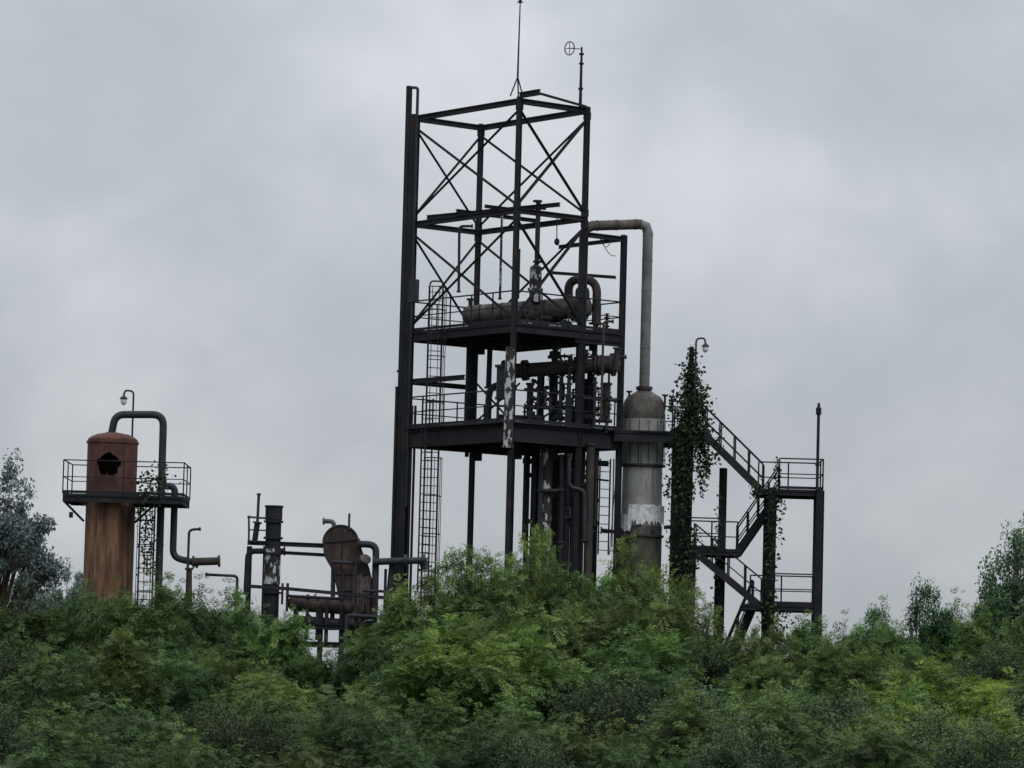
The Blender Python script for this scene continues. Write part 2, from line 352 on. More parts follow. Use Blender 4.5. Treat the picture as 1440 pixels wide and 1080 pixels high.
for i, (px, y0, y1, r) in enumerate(((790, 640, 1050, .08), (799, 560, 1050, .08), (807, 480, 1050, .06), (819, 600, 1050, .08), (825, 640, 1050, .06), (836, 530, 600, .06), (724, 420, 600, .06), (745, 560, 604, .09), (862, 645, 770, .025), (785, 640, 1050, .06), (760, 640, 1050, .08), (700, 560, 600, .05), (730, 350, 420, .03), (737, 640, 760, .05), (794, 650, 1050, .06), (838, 640, 740, .05), (800, 500, 600, .07), (788, 530, 600, .06), (856, 500, 592, .04), (748, 640, 1050, .05))):
    p0, p1 = vert(px, min((y0+y1)/2, 700), 142+.35*(i % 5), y1, y0); pp.tube([p0, p1], r, 'pipe' if i % 3 else 'steel', 8)
    if r > .05:
        for q in (.3, .7, .88): pp.flange(p0.lerp(p1, q), (0, 0, 1), r*1.7, .07, 'pipe')
for _ in range(75):
    px = random.uniform(735, 858); py = random.choice((random.uniform(535, 600), random.uniform(545, 600), random.uniform(440, 470), random.uniform(495, 540), random.uniform(640, 750))); Y = random.uniform(142, 145)
    if py > 630: px = random.uniform(755, 835)
    q = W(px, py, Y); s_ = random.uniform(.06, .14); d = random.choice(((1, 0, 0), (0, 0, 1), (.6, .8, 0)))
    d = Vector(d).normalized(); pp.tube([q-d*.3, q+d*.3], s_*.5, 'pipe', 8); pp.flange(q-d*.15, d, s_, .05, 'pipe'); pp.flange(q+d*.15, d, s_, .05, 'pipe')
    if random.random() < .5:
        pp.tube([q, q+Vector((0, -.05, .3))], .02, 'pipe', 5); pp.flange(q+Vector((0, -.05, .3)), (0, 0, 1), .1, .02, 'pipe')
for (x0, y0, x1, y1, sag) in ((845, 335, 866, 360, 8), (843, 333, 860, 338, 12), (857, 780, 868, 645, 0), (712, 800, 716, 625, 0)):
    pts = [W(x0+(x1-x0)*t, y0+(y1-y0)*t+sag*math.sin(math.pi*t), 142.4) for t in [i/6 for i in range(7)]]; pp.tube(pts, .014, 'steel', 5)
pp.done()
# ------------------------------------------------------------------ overhead pipe
oh = B("overhead_vapour_pipe")
YC = 144.0
bR = W(906, 548, YC); topR = Vector((bR.x, YC, W(912, 315, YC).z))
lx = W(821, 330, 143.0); topL = Vector((lx.x, 143.0, W(825, 318, 143).z))
path = fil([bR, topR, topL, Vector((lx.x, 143.0, z_d1-.2))], .34, 2)
oh.tube(path[:4], .19, 'cladtop', 18); oh.tube(path[3:6], .185, 'cladbrown', 18)
oh.tube(path[5:], .17, 'pipe', 18)
for t in (.1, .25, .42, .6, .78, .93): oh.flange(bR.lerp(topR, t), (0, 0, 1), .2, .03, 'cladtop')
for t in (.2, .5, .8): oh.flange(topR.lerp(topL, t), topL-topR, .2, .03, 'pipebrown')
oh.flange(bR+Vector((0, 0, .05)), (0, 0, 1), .3, .12, 'pipebrown')
oh.done()
# ------------------------------------------------------------------ distillation column
dc = B("distillation_column")
def colz(py): return W(903, py, YC).z
cx = bR.x
C0 = Vector((cx, YC, 0))
rC = .74
dc.rev(C0, (0, 0, 1), [(0, rC+.02), (colz(756), rC+.02)], 'cladbrown')
dc.rev(C0, (0, 0, 1), [(colz(756), rC+.01), (colz(740), rC+.02)], 'cladbrown')
dc.rev(C0, (0, 0, 1), [(colz(741), rC), (colz(658), rC-.02)], 'clad')
for py in (655, 754): dc.rev(C0, (0, 0, 1), [(colz(py)-.04, rC+.09), (colz(py)+.04, rC+.09)], 'pipebrown')
dc.rev(C0, (0, 0, 1), [(colz(655), rC+.02), (colz(590), rC+.05)], 'clad')
dc.rev(C0, (0, 0, 1), [(colz(590), rC+.05), (colz(584), rC+.05), (colz(575), rC+.02), (colz(565), rC-.02), (colz(558), rC-.14), (colz(552), rC-.4), (colz(548), .2)], 'cladbrown')
for j in range(14):
    a = 2*math.pi*j/14; d = Vector((math.cos(a), math.sin(a), 0))*(rC+.055)
    dc.tube([C0+d+Vector((0, 0, colz(652))), C0+d+Vector((0, 0, colz(592)))], .012, 'pipebrown', 4)
vs = []; fs = []; n = 46
for i in range(n+1):
    a = math.radians(-175+165*i/n)
    r = rC+.06+.03*random.random()
    t = i/n
    zt_ = colz(711 if t > .3 else 724)+random.uniform(-.05, .04); zb_ = colz(734 if t > .35 else 745)+random.uniform(-.16, .08)
    for z in (zb_, (zb_+zt_)/2, zt_): vs.append((cx+math.cos(a)*r*(1+random.uniform(0, .02)), YC+math.sin(a)*r, z))
for i in range(n):
    for j in range(2): fs.append([i*3+j, (i+1)*3+j, (i+1)*3+j+1, i*3+j+1])
dc.add(vs, fs, 'white')
for (dx, py, l) in ((-.95, 750, .5), (.8, 742, .45), (.1, 748, .3)):
    p = Vector((cx+dx, YC-.6, colz(py))); dc.tube([p, p+Vector((l*(1 if dx > 0 else -1), 0, .05))], .07, 'pipe', 10); dc.flange(p+Vector((l*(1 if dx > 0 else -1), 0, .05)), (1, 0, 0), .13, .05, 'pipe')
for (dx, h) in ((-.55, .6), (.75, .5), (1.0, .45)):
    p = Vector((cx+dx, YC-.2, colz(575))); dc.tube([p, p+Vector((0, 0, h))], .04, 'pipe', 8); dc.flange(p+Vector((0, 0, h)), (0, 0, 1), .11, .06, 'pipe')
dc.done()
wk = B("column_walkway")
zw = z_d1-.02
YW0, YW1 = 142.6, 145.4
xa = T(EX, 0, 0).x-.2; xb = W(992, 600, 143.5).x
def plate(x0, x1, y0, y1): wk.slab([(x0, y0), (x1, y0), (x1, y1), (x0, y1)], zw, .06, 'steel')
plate(xa, cx-rC-.1, YW0, YW1); plate(cx+rC+.1, xb, YW0+.2, YW1); plate(cx-rC-.1, cx+rC+.1, YW0, YC-rC-.1); plate(cx-rC-.1, cx+rC+.1, YC+rC+.1, YW1)
wk.ib((xa, YW0+.03, zw-.25), (xb, YW0+.23, zw-.25), .12, .34); wk.ib((xa, YW1, zw-.25), (xb, YW1, zw-.25), .12, .34)
for x in (cx-rC-.25, cx+rC+.25, xb-.1): wk.ib((x, YW0+.1, zw-.22), (x, YW1-.1, zw-.22), .12, .26)
wk.rail([(xa, YW0, zw), (cx-1.0, YW0, zw)]); wk.rail([(cx-.9, YW1, zw), (xb, YW1, zw)])
wk.rail([(cx+1.0, YW0+.15, zw), (xb-.3, YW0+.2, zw)])
vx_ = W(958, 720, 143.3).x
wk.ib((vx_, 143.3, 0), (vx_, 143.3, zw-.4), .62, .5)
wk.ib((vx_, 145.2, 0), (vx_, 145.2, zw-.4), .3, .3)
wk.done()
vp = B("vine_covered_post")
v0, v1 = vert(972, 520, 143.0, 605, 488); vp.tube([v0, v1], .09, 'steel', 8)
vp.leaves([v0+Vector((0, 0, -.4)), v0.lerp(v1, .4)], 1300, .33, .15)
vp.leaves([v0.lerp(v1, .25), v0.lerp(v1, .75)], 800, .19, .14)
vp.leaves([v0.lerp(v1, .6), v1], 200, .1, .12)
vp.leaves([W(986, 550, 143), W(992, 660, 143)], 420, .13, .13)
for (x, y0, y1, n_, s_) in ((950, 600, 880, 420, .13), (964, 600, 850, 520, .14), (978, 640, 700, 60, .1), (942, 610, 700, 60, .1), (958, 800, 880, 250, .25)):
    vp.leaves([W(x, y0, 142.8), W(x-5, y1, 142.8)], n_, s_, .14)
for i in range(16):
    x = random.uniform(945, 1000); y = random.uniform(590, 640); l = random.uniform(30, 95)
    vp.leaves([W(x, y, 142.7), W(x+random.uniform(-3, 3), y+l, 142.7)], int(l*1.1), .04, .11)
vp.done()
def lamp(name, base, top, dirx, reach=.4):
    l = B(name); base = Vector(base); top = Vector(top)
    pth = [base]+fil([top-Vector((0, 0, .35)), top, top+Vector((dirx*reach, 0, .02)), top+Vector((dirx*(reach+.04), 0, -.16))], .16, 6)
    l.tube(pth, .034, 'pipe', 8)
    q = top+Vector((dirx*(reach+.04), 0, -.18))
    l.rev(q, (0, 0, -1), [(-.05, .03), (0, .05), (.04, .1), (.08, .14), (.11, .14)], 'pipe', 16)
    l.rev(q, (0, 0, -1), [(.11, .1), (.2, .11), (.28, .08), (.32, .03)], 'glass', 16)
    return l.done()
q = W(979, 476, 142.7); lamp("street_lamp", (q.x, q.y, zw), q, 1, .3)
# ------------------------------------------------------------------ staircase tower
st = B("steel_staircase")
YS = 142.6; wv = Vector((.12, 1.15, 0))
def flight(a, c, far=0.0, w=wv):
    a = Vector(a)+Vector((0, far, 0)); c = Vector(c)+Vector((0, far, 0))
    for o in (Vector((0, 0, 0)), w):
        st.box(a+o, c+o, .05, .26, 'steel')
        n = 4; up = Vector((0, 0, 1.0))
        st.tube([a+o+up, c+o+up], .03, 'steel', 6); st.tube([a+o+up*.5, c+o+up*.5], .024, 'steel', 6)
        for i in range(n+1):
            p = (a+o).lerp(c+o, i/n); st.tube([p, p+up], .026, 'steel', 6)
    n = max(6, int(abs(c.z-a.z)/.2))
    for i in range(n):
        p = a.lerp(c, (i+.5)/n); st.box(p+w*.03, p+w*.97, .24, .035, 'steel')
def landing(x0, x1, py, Y0=YS, dep=2.3):
    z = W((x0+x1)/2, py, Y0).z; X0 = W(x0, py, Y0).x; X1 = W(x1, py, Y0).x
    st.slab([(X0, Y0, 0), (X1, Y0, 0), (X1, Y0+dep, 0), (X0, Y0+dep, 0)], z, .05, 'steel')
    for y in (Y0+.02, Y0+dep-.02): st.ib((X0, y, z-.14), (X1, y, z-.14), .1, .17)
    for x in (X0+.03, X1-.03): st.ib((x, Y0, z-.143), (x, Y0+dep, z-.143), .1, .16)
    return X0, X1, z
X0, X1, zl1 = landing(1068, 1157, 688)
_, _, zl3 = landing(1046, 1149, 850)
A0, A1, zl2 = landing(968, 1042, 772)
st.rail([(X1, YS, zl1), (X1, YS+2.3, zl1), (X0+.1, YS+2.3, zl1)]); st.rail([(X0+.7, YS, zl1), (X1, YS, zl1)])
st.rail([(A1-.6, YS, zl2), (A0, YS, zl2), (A0, YS+2.3, zl2), (A1, YS+2.3, zl2)])
B0 = W(1060, 850, YS).x; B1 = W(1149, 850, YS).x
st.rail([(B0+.5, YS, zl3), (B1, YS, zl3), (B1, YS+2.3, zl3), (B0, YS+2.3, zl3)])
flight(Vector((xb-.05, YS, zw-.1)), Vector((X0+.1, YS, zl1-.1)))
flight(Vector((X0+.75, YS+1.15, zl1-.1)), Vector((A1-.1, YS+1.15, zl2-.1)))
flight(Vector((A0+.2, YS, zl2-.1)), Vector((W(1070, 850, YS).x, YS, zl3-.1)))
flight(Vector((W(1060, 850, YS).x, YS+1.15, zl3-.1)), Vector((W(975, 960, YS).x, YS+1.15, .4)))
for (px, py, yo, top) in ((1015, 760, 1.2, zw-1.2), (1085, 780, 0, zl1+.05), (1152, 780, 0, zl1), (1148, 780, 2.3, zl1), (1078, 780, 2.3, zl1), (1010, 830, 2.2, zl2), (972, 830, 0, zl2)):
    x = W(px, py, YS+yo).x; st.ib((x, YS+yo-.04, 0), (x, YS+yo-.04, top-.01), .22, .22)
st.done()
lp = B("mast_post"); q0, q1 = vert(1150, 640, YS-.15, 690, 570)
lp.tube([q0, q1], .055, 'steel', 8); lp.rev(q1, (0, 0, 1), [(-.35, .06), (-.32, .1), (-.1, .1), (-.05, .05), (.05, .05), (.1, .02)], 'steel', 10)
lp.flange(q0.lerp(q1, .3), (0, 0, 1), .09, .06, 'steel'); lp.done()
vs2 = B("climbing_vine")
for (x, y0, y1, n_, s_) in ((1085, 690, 880, 560, .11), (1095, 645, 690, 60, .06), (975, 740, 800, 200, .14), (1065, 680, 700, 80, .12), (1090, 855, 900, 350, .3), (1010, 690, 850, 80, .06), (1012, 600, 650, 70, .1), (1100, 700, 760, 60, .07)):
    vs2.leaves([W(x, y0, YS-.15), W(x-3, y1, YS-.15)], n_, s_, .13)
vs2.done()
# ------------------------------------------------------------------ lightning rod and wind vane
lr = B("lightning_rod"); b0 = W(728, 108, 140.3); t0 = Vector((b0.x+.02, 140.3, W(732, 4, 140.3).z))
lr.tube([b0, t0], [.035, .02], 'steel', 6); lr.rev(t0, (0, 0, 1), [(-.02, .02), (.0, .07), (.05, .07), (.2, .005)], 'steel', 8)
lr.tube([t0+Vector((-.12, 0, .02)), t0+Vector((.12, 0, .02))], .015, 'steel', 5)
for a in (0, 120, 240):
    o = Vector((math.cos(math.radians(a+200))*.26, math.sin(math.radians(a+200))*.26, 0)); f = Vector((b0.x, 140.3, zt+.1))+o
    lr.tube([f, b0], .025, 'steel', 6)
lr.done()
wvn = B("wind_vane"); q0, q1 = vert(817, 110, 141.6, 150, 66)
wvn.tube([q0, q0.lerp(q1, .75), q1], [.06, .045, .03], 'steel', 8)
for t in (.3, .72, .88): wvn.flange(q0.lerp(q1, t), (0, 0, 1), .09, .06, 'steel')
c = W(801, 68, 141.4); wvn.tube([W(818, 69, 141.6), c], .016, 'steel', 6)
pts = [c+Vector((math.cos(a)*.17, -math.cos(a)*.1, math.sin(a)*.24)) for a in [2*math.pi*i/20 for i in range(21)]]; wvn.tube(pts, .02, 'steel', 6, False)
for i in (0, 5, 10, 15): wvn.tube([c, pts[i]], .013, 'steel', 5)
wvn.done()
# ------------------------------------------------------------------ left rusty vessel
rv = empty("rusty_vessel"); YV = 138.0
def vz(py): return W(155, py, YV).z
vx = W(156, 700, YV).x; C = Vector((vx, YV, 0)); rV = .86
sh = B("shell", rv)
zc = vz(655)
seg = 96; zs = [vz(700)+(vz(622)-vz(700))*i/34 for i in range(35)]
vs = [(vx+math.cos(2*math.pi*j/seg)*(rV+.01), YV+math.sin(2*math.pi*j/seg)*(rV+.01), z) for z in zs for j in range(seg)]
fs = []
for i in range(34):
    for j in range(seg):
        zz = (zs[i]+zs[i+1])/2; a = 2*math.pi*(j+.5)/seg; xx = math.cos(a)*rV+.04; front = math.sin(a) < 0
        an = math.atan2(zz-zc, xx); hw = .39+.03*math.sin(5*an)+.02*math.sin(9*an+1)
        if front and xx**2+(zz-zc)**2 < hw**2: continue
        fs.append([i*seg+j, i*seg+(j+1) % seg, (i+1)*seg+(j+1) % seg, (i+1)*seg+j])
sh.add(vs, fs, 'rustdark')
sh.rev(C, (0, 0, 1), [(vz(622), rV+.01), (vz(618), rV), (vz(614), rV-.12), (vz(611), rV-.3), (vz(609), rV-.55), (vz(608), .15)], 'rustdark')
sh.rev(C, (0, 0, 1), [(vz(624), rV+.05), (vz(621), rV+.05)], 'rustdark')
sh.rev(C, (0, 0, 1), [(0, rV), (vz(700), rV)], 'rust')
sh.done()
dk = B("platform", rv); zd = vz(698)
xl = W(94, 700, YV).x; xr = W(262, 700, YV).x; y0_, y1_ = YV-1.35, YV+1.5
def pl(x0, x1, a, c): dk.slab([(x0, a), (x1, a), (x1, c), (x0, c)], zd, .06, 'steel')
pl(xl, vx-rV-.03, y0_, y1_); pl(vx+rV+.03, xr, y0_, y1_); pl(vx-rV-.03, vx+rV+.03, y0_, YV-rV-.03); pl(vx-rV-.03, vx+rV+.03, YV+rV+.03, y1_)
for y in (y0_+.06, y1_-.06): dk.ib((xl, y, zd-.17), (xr, y, zd-.17), .1, .22)
for x in (xl+.06, vx-rV-.12, vx+rV+.12, xr-.06): dk.ib((x, y0_, zd-.175), (x, y1_, zd-.175), .1, .2)
for s_ in (-1, 1):
    dk.box((vx+s_*(rV+.02), YV-.3, zd-.9), (vx+s_*(rV+.75), YV-.3, zd-.2), .08, .08, 'steel')
dk.rail([(xl, y0_, zd), (xr, y0_, zd), (xr, y1_, zd), (xl, y1_, zd), (xl, y0_, zd)], h=1.15, sp=1.9, r=.022)
dk.ladder(*vert(207, 740, YV-.5, 1050, 700), (1, .2, 0), .5)
q0, q1 = vert(207, 740, YV-.5, 900, 700); dk.cage(q0, q1, (1, .2, 0), (0, -1, 0), .3)
dk.done()
pv = B("vessel_pipes", rv)
def PV(pts, r, k='pipe', rad=.35, flg=True):
    p = fil([W(*q) for q in pts], rad); pv.tube(p, r, k, 14)
    if flg:
        for e, o in ((p[0], p[1]), (p[-1], p[-2])): pv.flange(e, o-e, r*1.5, .07, k)
PV([(157, 610, YV), (162, 583, YV), (230, 583, YV), (222, 860, YV)], .13, 'pipe', .4)
PV([(228, 683, YV+.1), (246, 684, YV+.1), (243, 784, YV+.1), (278, 792, YV+.1)], .12, 'pipe', .3)
PV([(272, 790, YV), (308, 789, YV)], .14, 'pipebrown'); PV([(266, 800, YV), (266, 850, YV)], .1, 'pipebrown')
PV([(262, 850, YV), (266, 745, YV), (281, 744, YV)], .045, 'pipebrown', .15)
PV([(290, 808, YV+.3), (334, 810, YV+.3), (332, 850, YV+.3)], .05, 'pipe', .15)
for (px, y) in ((100, 720), (178, 712)): pv.box(*vert(px, y, YV-1.2, y+8, y), .1, .1, 'steel')
pv.done()
vv = B("vine", rv); vv.leaves([W(215, 665, YV-1.4), W(212, 700, YV-1.4)], 260, .3, .13); vv.leaves([W(205, 690, YV-1), W(210, 810, YV-1)], 420, .16, .12)
vv.leaves([W(196, 690, YV-1.1), W(197, 730, YV-1.1)], 90, .1, .1); vv.done()
q = W(188, 550, YV+.6); lamp("street_lamp", (q.x, q.y, zd), q, -1, .3)
# ------------------------------------------------------------------ middle equipment
YM = 139.0
sk = B("vent_stack"); q0, q1 = vert(384, 760, YM, 1050, 711)
Ls = (q1-q0).length
sk.rev(q0, (0, 0, 1), [(0, .27), (Ls-.5, .27), (Ls-.5, .3), (Ls-.06, .3), (Ls-.06, .33), (Ls, .33), (Ls, .24), (Ls-.4, .24)], 'steel', 20, False)
z_ = W(384, 832, YM).z; zz2 = W(384, 782, YM).z
sk.rev(q0, (0, 0, 1), [(z_, .29), (zz2, .285)], 'peel', 20)
for py in (735, 758, 780, 835): sk.rev(Vector((q0.x, YM, W(384, py, YM).z)), (0, 0, 1), [(0, .34), (.07, .34)], 'steel', 20)
sk.done()
rk = B("pipe_rack")
def PR(pts, r, k='pipe', rad=.25, flg=True, Y=YM):
    p = fil([W(q[0], q[1], Y if len(q) < 3 else q[2]) for q in pts], rad); rk.tube(p, r, k, 12)
    if flg:
        for e, o in ((p[0], p[1]), (p[-1], p[-2])): rk.flange(e, o-e, r*1.6, .06, k)
PR([(346, 835), (349, 775), (400, 775)], .1, 'steel'); rk.ib(W(348, 763, YM), W(470, 768, YM), .1, .16); rk.ib(W(395, 777, YM), W(465, 781, YM), .1, .12)
PR([(364, 695), (362, 735)], .05); PR([(362, 735), (358, 762)], .1, 'steel'); PR([(350, 727), (376, 729)], .035); PR([(350, 727), (350, 765)], .035); PR([(376, 729), (374, 765)], .03); PR([(350, 745), (375, 746)], .025)
rk.ib(*vert(350, 800, YM, 1050, 768), .14, .14); rk.ib(*vert(372, 800, YM+1.5, 1050, 768), .1, .12)
PR([(455, 733), (470, 733), (467, 885)], .08, 'cladbrown', .2)
PR([(505, 765, YM-.6), (529, 766, YM-.6), (526, 885, YM-.6)], .12, 'pipe', .3)
PR([(526, 790, YM-.8), (596, 788, YM-.8)], .12, 'pipe')
for px in (570, 596): rk.flange(W(px, 788.5, YM-.8), (1, 0, 0), .22, .1, 'pipe')
PR([(594, 788, YM-.8), (598, 799, YM-.8)], .15, 'pipe', .1)
PR([(552, 790, YM-.5), (544, 870, YM-.5)], .11, 'pipe'); PR([(565, 790, YM-.5), (562, 840, YM-.5)], .05)
PR([(500, 790, YM-.7), (500, 880, YM-.7)], .05, 'pipe'); PR([(512, 830, YM-.7), (545, 832, YM-.7)], .05, 'pipe'); PR([(470, 790, YM-.6), (500, 792, YM-.6)], .06, 'pipe'); PR([(405, 838, YM-.7), (480, 842, YM-.7)], .05, 'pipe')
PR([(485, 905, YM-.8), (488, 865, YM-.8), (536, 868, YM-.8)], .07, 'pipe', .15)
for (px, y0, y1, r) in ((404, 820, 860, .05), (432, 836, 900, .06), (446, 840, 900, .05), (481, 800, 905, .05), (541, 800, 900, .05), (491, 722, 745, .04), (397, 820, 850, .04), (459, 845, 905, .07), (500, 860, 910, .08), (520, 860, 910, .06)):
    p0, p1 = vert(px, (y0+y1)/2, YM-.4, y1, y0); rk.tube([p0, p1], r, 'pipe', 8)
rk.rail([W(345, 826, YM-.9), W(405, 830, YM-.9), W(545, 843, YM-.9)], h=.02, sp=10)
for py in (880, 905): rk.ib(W(400, py, YM-.5), W(548, py+4, YM-.5), .14, .2)
for px in (415, 450, 480, 512, 545): rk.ib(*vert(px, 900, YM-.4, 1060, 850), .14, .14)
for (x0, y0, x1, y1) in ((350, 775, 345, 830), (405, 875, 445, 835), (445, 875, 405, 835), (480, 905, 515, 860)): rk.box(W(x0, y0, YM), W(x1, y1, YM), .05, .05, 'steel')
rk.done()
tk = B("horizontal_tank"); a = W(412, 848, YM-.2); c = W(505, 855, YM-.2); ax = (c-a).normalized(); L = (c-a).length
tk.rev(a, ax, [(-.2, .05), (-.12, .2), (0, .27), (L, .27), (L+.12, .2), (L+.2, .05)], 'brownplate', 24)
for t in (.3, 1, 1.8): tk.rev(a, ax, [(t, .3), (t+.07, .3)], 'pipe', 24)
tk.rev(W(420, 872, YM-.2), ax, [(0, .16), (L*.9, .16)], 'pipe', 16)
tk.done()
bl = B("blower_housing")
cc = W(480, 764, YM+.2); R_ = .61; n = 18
prof = []
for i in range(n+1):
    a = math.radians(178-160*i/n); prof.append((cc.x+math.cos(a)*R_, cc.z+math.sin(a)*R_*.98))
for (px, py) in ((509, 776), (519, 800), (528, 840), (531, 905), (486, 905), (480, 850), (471, 805), (458, 782)):
    p = W(px, py, YM+.2); prof.append((p.x, p.z))
n = len(prof); vs = [(x, YM-.35, z) for x, z in prof]+[(x, YM+.75, z) for x, z in prof]
bl.add(vs, [[i, (i+1) % n, n+(i+1) % n, n+i] for i in range(n)]+[list(range(n))[::-1], list(range(n, 2*n))], 'brownplate')
ed = [Vector((x, YM-.36, z)) for x, z in prof]; bl.tube(ed+[ed[0]], .035, 'pipe', 6, False)
for t in (.12, .35, .6, .85):
    p = W(472+16*t, 795+100*t, YM-.36); q = W(516+14*t, 795+100*t, YM-.36); p.y = q.y = YM-.38; bl.box(p, q, .05, .05, 'pipe')
p = W(458, 762, YM-.36); q = W(503, 758, YM-.36); p.y = q.y = YM-.38; bl.box(p, q, .05, .05, 'pipe')
p = W(482, 742, YM-.36); q = W(480, 800, YM-.36); p.y = q.y = YM-.375; bl.box(p, q, .04, .04, 'pipe')
bl.rev(W(513, 788, YM-.5), (.3, -.7, .6), [(0, .02), (.04, .2), (.1, .2), (.12, .14)], 'cladbrown', 14)
for k_ in range(8):
    x = 496+4.2*k_; y1 = 876+random.uniform(-18, 12)
    p, q = vert(x+2, 830, YM-.42-.01*(k_ % 2), y1, 800+k_*3+random.uniform(-6, 6)); bl.box(p, q, .12, .02, 'ductlight')
bl.done()
# ------------------------------------------------------------------ trees
def frond_geo(P, d, L, rg, k=8):
    n = len(P); up = np.array([0, 0, 1.0])+rg.normal(0, .35, (n, 3))
    s = np.cross(d, up); s /= np.linalg.norm(s, axis=1, keepdims=True)+1e-9
    allv = []
    for t in np.linspace(.1, 1, k):
        c = P+d*(L*t)[:, None]; c[:, 2] -= .4*L*t*t
        pl = L*(.42*math.sin(math.pi*(.15+.75*t)) + .05)
        dd = d.copy(); dd[:, 2] -= .8*t
        for sg in (-1, 1):
            pd = s*sg*.9+dd*.4; pd[:, 2] -= .15
            pd += rg.normal(0, .14, (n, 3))
            w = (L*.048)[:, None]
            tip = c+pd*pl[:, None]
            mid = c+pd*(pl*.5)[:, None]
            allv.append(np.stack([c, mid+dd*w, tip, mid-dd*w], 1))
    return np.concatenate(allv, 0)
def leaf_geo(P, L, rg):
    n = len(P); a = rg.normal(0, 1, (n, 3)); a[:, 2] -= .5; a /= np.linalg.norm(a, axis=1, keepdims=True)
    b_ = rg.normal(0, .5, (n, 3)); b_[:, 2] += 1.2; s = np.cross(a, b_); s /= np.linalg.norm(s, axis=1, keepdims=True)+1e-9
    L = L[:, None]
    return np.stack([P, P+a*L*.45+s*L*.27, P+a*L, P+a*L*.45-s*L*.27], 1)
def tree_mesh(name, seed, H, R, clumps, per, style='f', lk='leaf', cr=.42, fl=.42, low=.25, shoots=6, shape='round'):
    rg = np.random.default_rng(seed); rd = random.Random(seed)
    w = B(name)
    tips = []
    ph = [rg.uniform(0, 6.28) for _ in range(4)]
    for i in range(clumps):
        v = rg.normal(0, 1, 3); v /= np.linalg.norm(v)
        if v[2] < -.3: v[2] *= -.6
        az = math.atan2(v[1], v[0]); lob = 1+.2*math.sin(2*az+ph[0])+.17*math.sin(3*az+ph[1]+3*v[2])+.14*math.sin(5*v[2]+ph[2])
        q = rg.uniform(0, 1)**.38*lob
        k_ = 1.0 if shape == 'round' else (1.15-.75*max(v[2]*q, 0))
        tips.append(np.array([v[0]*R*q*k_, v[1]*R*q*k_, H*(low+(1-low)*.4)+v[2]*H*(1-low)*.46*q]))
    for i in range(shoots):
        a = rg.uniform(0, 6.28); r = rg.uniform(0, .85)*R
        tips.append(np.array([math.cos(a)*r, math.sin(a)*r, H*(1.0-.34*(r/R)**1.5)*rg.uniform(.84, 1.0)]))
    th = H*.5; rb = .018*H+.02
    lean = Vector((rg.normal(0, .05)*H, rg.normal(0, .05)*H, 0))
    tr = fil([Vector((0, 0, -.3)), Vector((0, 0, th*.35))+lean*.3, Vector((0, 0, th*.75))+lean*.8, Vector((0, 0, H*.78))+lean], .4, 3)
    w.tube(tr, [rb*(1-.8*i/9) for i in range(len(tr))], 'bark', 7)
    for t in tips:
        t = Vector(t); f = min(.95, max(.15, (t.z/H)*.6)); b0 = Vector((0, 0, H*.78*f))+lean*f
        mid = b0.lerp(t, .5)+Vector((0, 0, -.08*H*rd.random())); w.tube([b0, mid, t], [rb*.32, rb*.2, .01], 'bark', 4, False)
    nw = len(w.f)
    nt_ = len(tips); pers = rg.integers(int(per*.7), int(per*1.4), nt_); pers[-shoots:] = (pers[-shoots:]*.6).astype(int)
    cs = np.repeat(np.array(tips), pers, 0); n = len(cs)
    off = rg.normal(0, 1, (n, 3)); off /= np.linalg.norm(off, axis=1, keepdims=True); off *= (rg.uniform(0, 1, n)**.5)[:, None]
    sq = rg.uniform(.7, 1.5, nt_)*cr; sq[-shoots:] *= .7
    asp = rg.uniform(.5, .9, nt_); asp[-shoots:] = 1.7
    crs = np.repeat(sq, pers); asps = np.repeat(asp, pers)
    tint_c = np.repeat(rg.uniform(0, 1, nt_), pers)
    Pp = cs+off*crs[:, None]; Pp[:, 2] = cs[:, 2]+off[:, 2]*crs*asps
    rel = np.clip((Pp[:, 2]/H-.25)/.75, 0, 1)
    tint = .34*tint_c+.2*rg.uniform(0, 1, n)+.42*rel**1.3+.16*off[:, 2]  # random leaf tone plus crown shading in colour: tops lighter, lower leaves darker
    if style == 'f':
        d = off*.8+rg.normal(0, .4, (n, 3)); d[:, 2] += .3; d /= np.linalg.norm(d, axis=1, keepdims=True)+1e-9
        L = rg.uniform(.6, 1.3, n)*fl; q = frond_geo(Pp, d, L, rg); tints = np.tile(tint, len(q)//n)
    else:
        q = leaf_geo(Pp, rg.uniform(.6, 1.3, n)*fl, rg); tints = tint
    nq = len(q); vall = np.concatenate([np.array([tuple(v) for v in w.v]), q.reshape(-1, 3)])
    me = bpy.data.meshes.new(name)
    base = len(w.v); fw_ = w.f+(np.arange(nq*4).reshape(-1, 4)+base).tolist()
    me.from_pydata(vall.tolist(), [], fw_); me.materials.append(M['bark']); me.materials.append(M[lk])
    mi = np.zeros(nw+nq, dtype=np.int32); mi[nw:] = 1; me.polygons.foreach_set('material_index', mi)
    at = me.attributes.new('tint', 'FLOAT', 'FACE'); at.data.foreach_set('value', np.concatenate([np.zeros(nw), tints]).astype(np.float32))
    me.update(); return me
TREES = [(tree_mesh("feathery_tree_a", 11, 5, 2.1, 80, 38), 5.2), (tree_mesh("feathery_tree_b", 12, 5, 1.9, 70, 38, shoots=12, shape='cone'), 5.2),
         (tree_mesh("feathery_tree_c", 13, 5, 2.3, 88, 36, shoots=12), 5.2), (tree_mesh("feathery_tree_d", 14, 5, 1.7, 64, 38, cr=.4, shoots=14, shape='cone'), 5.2)]
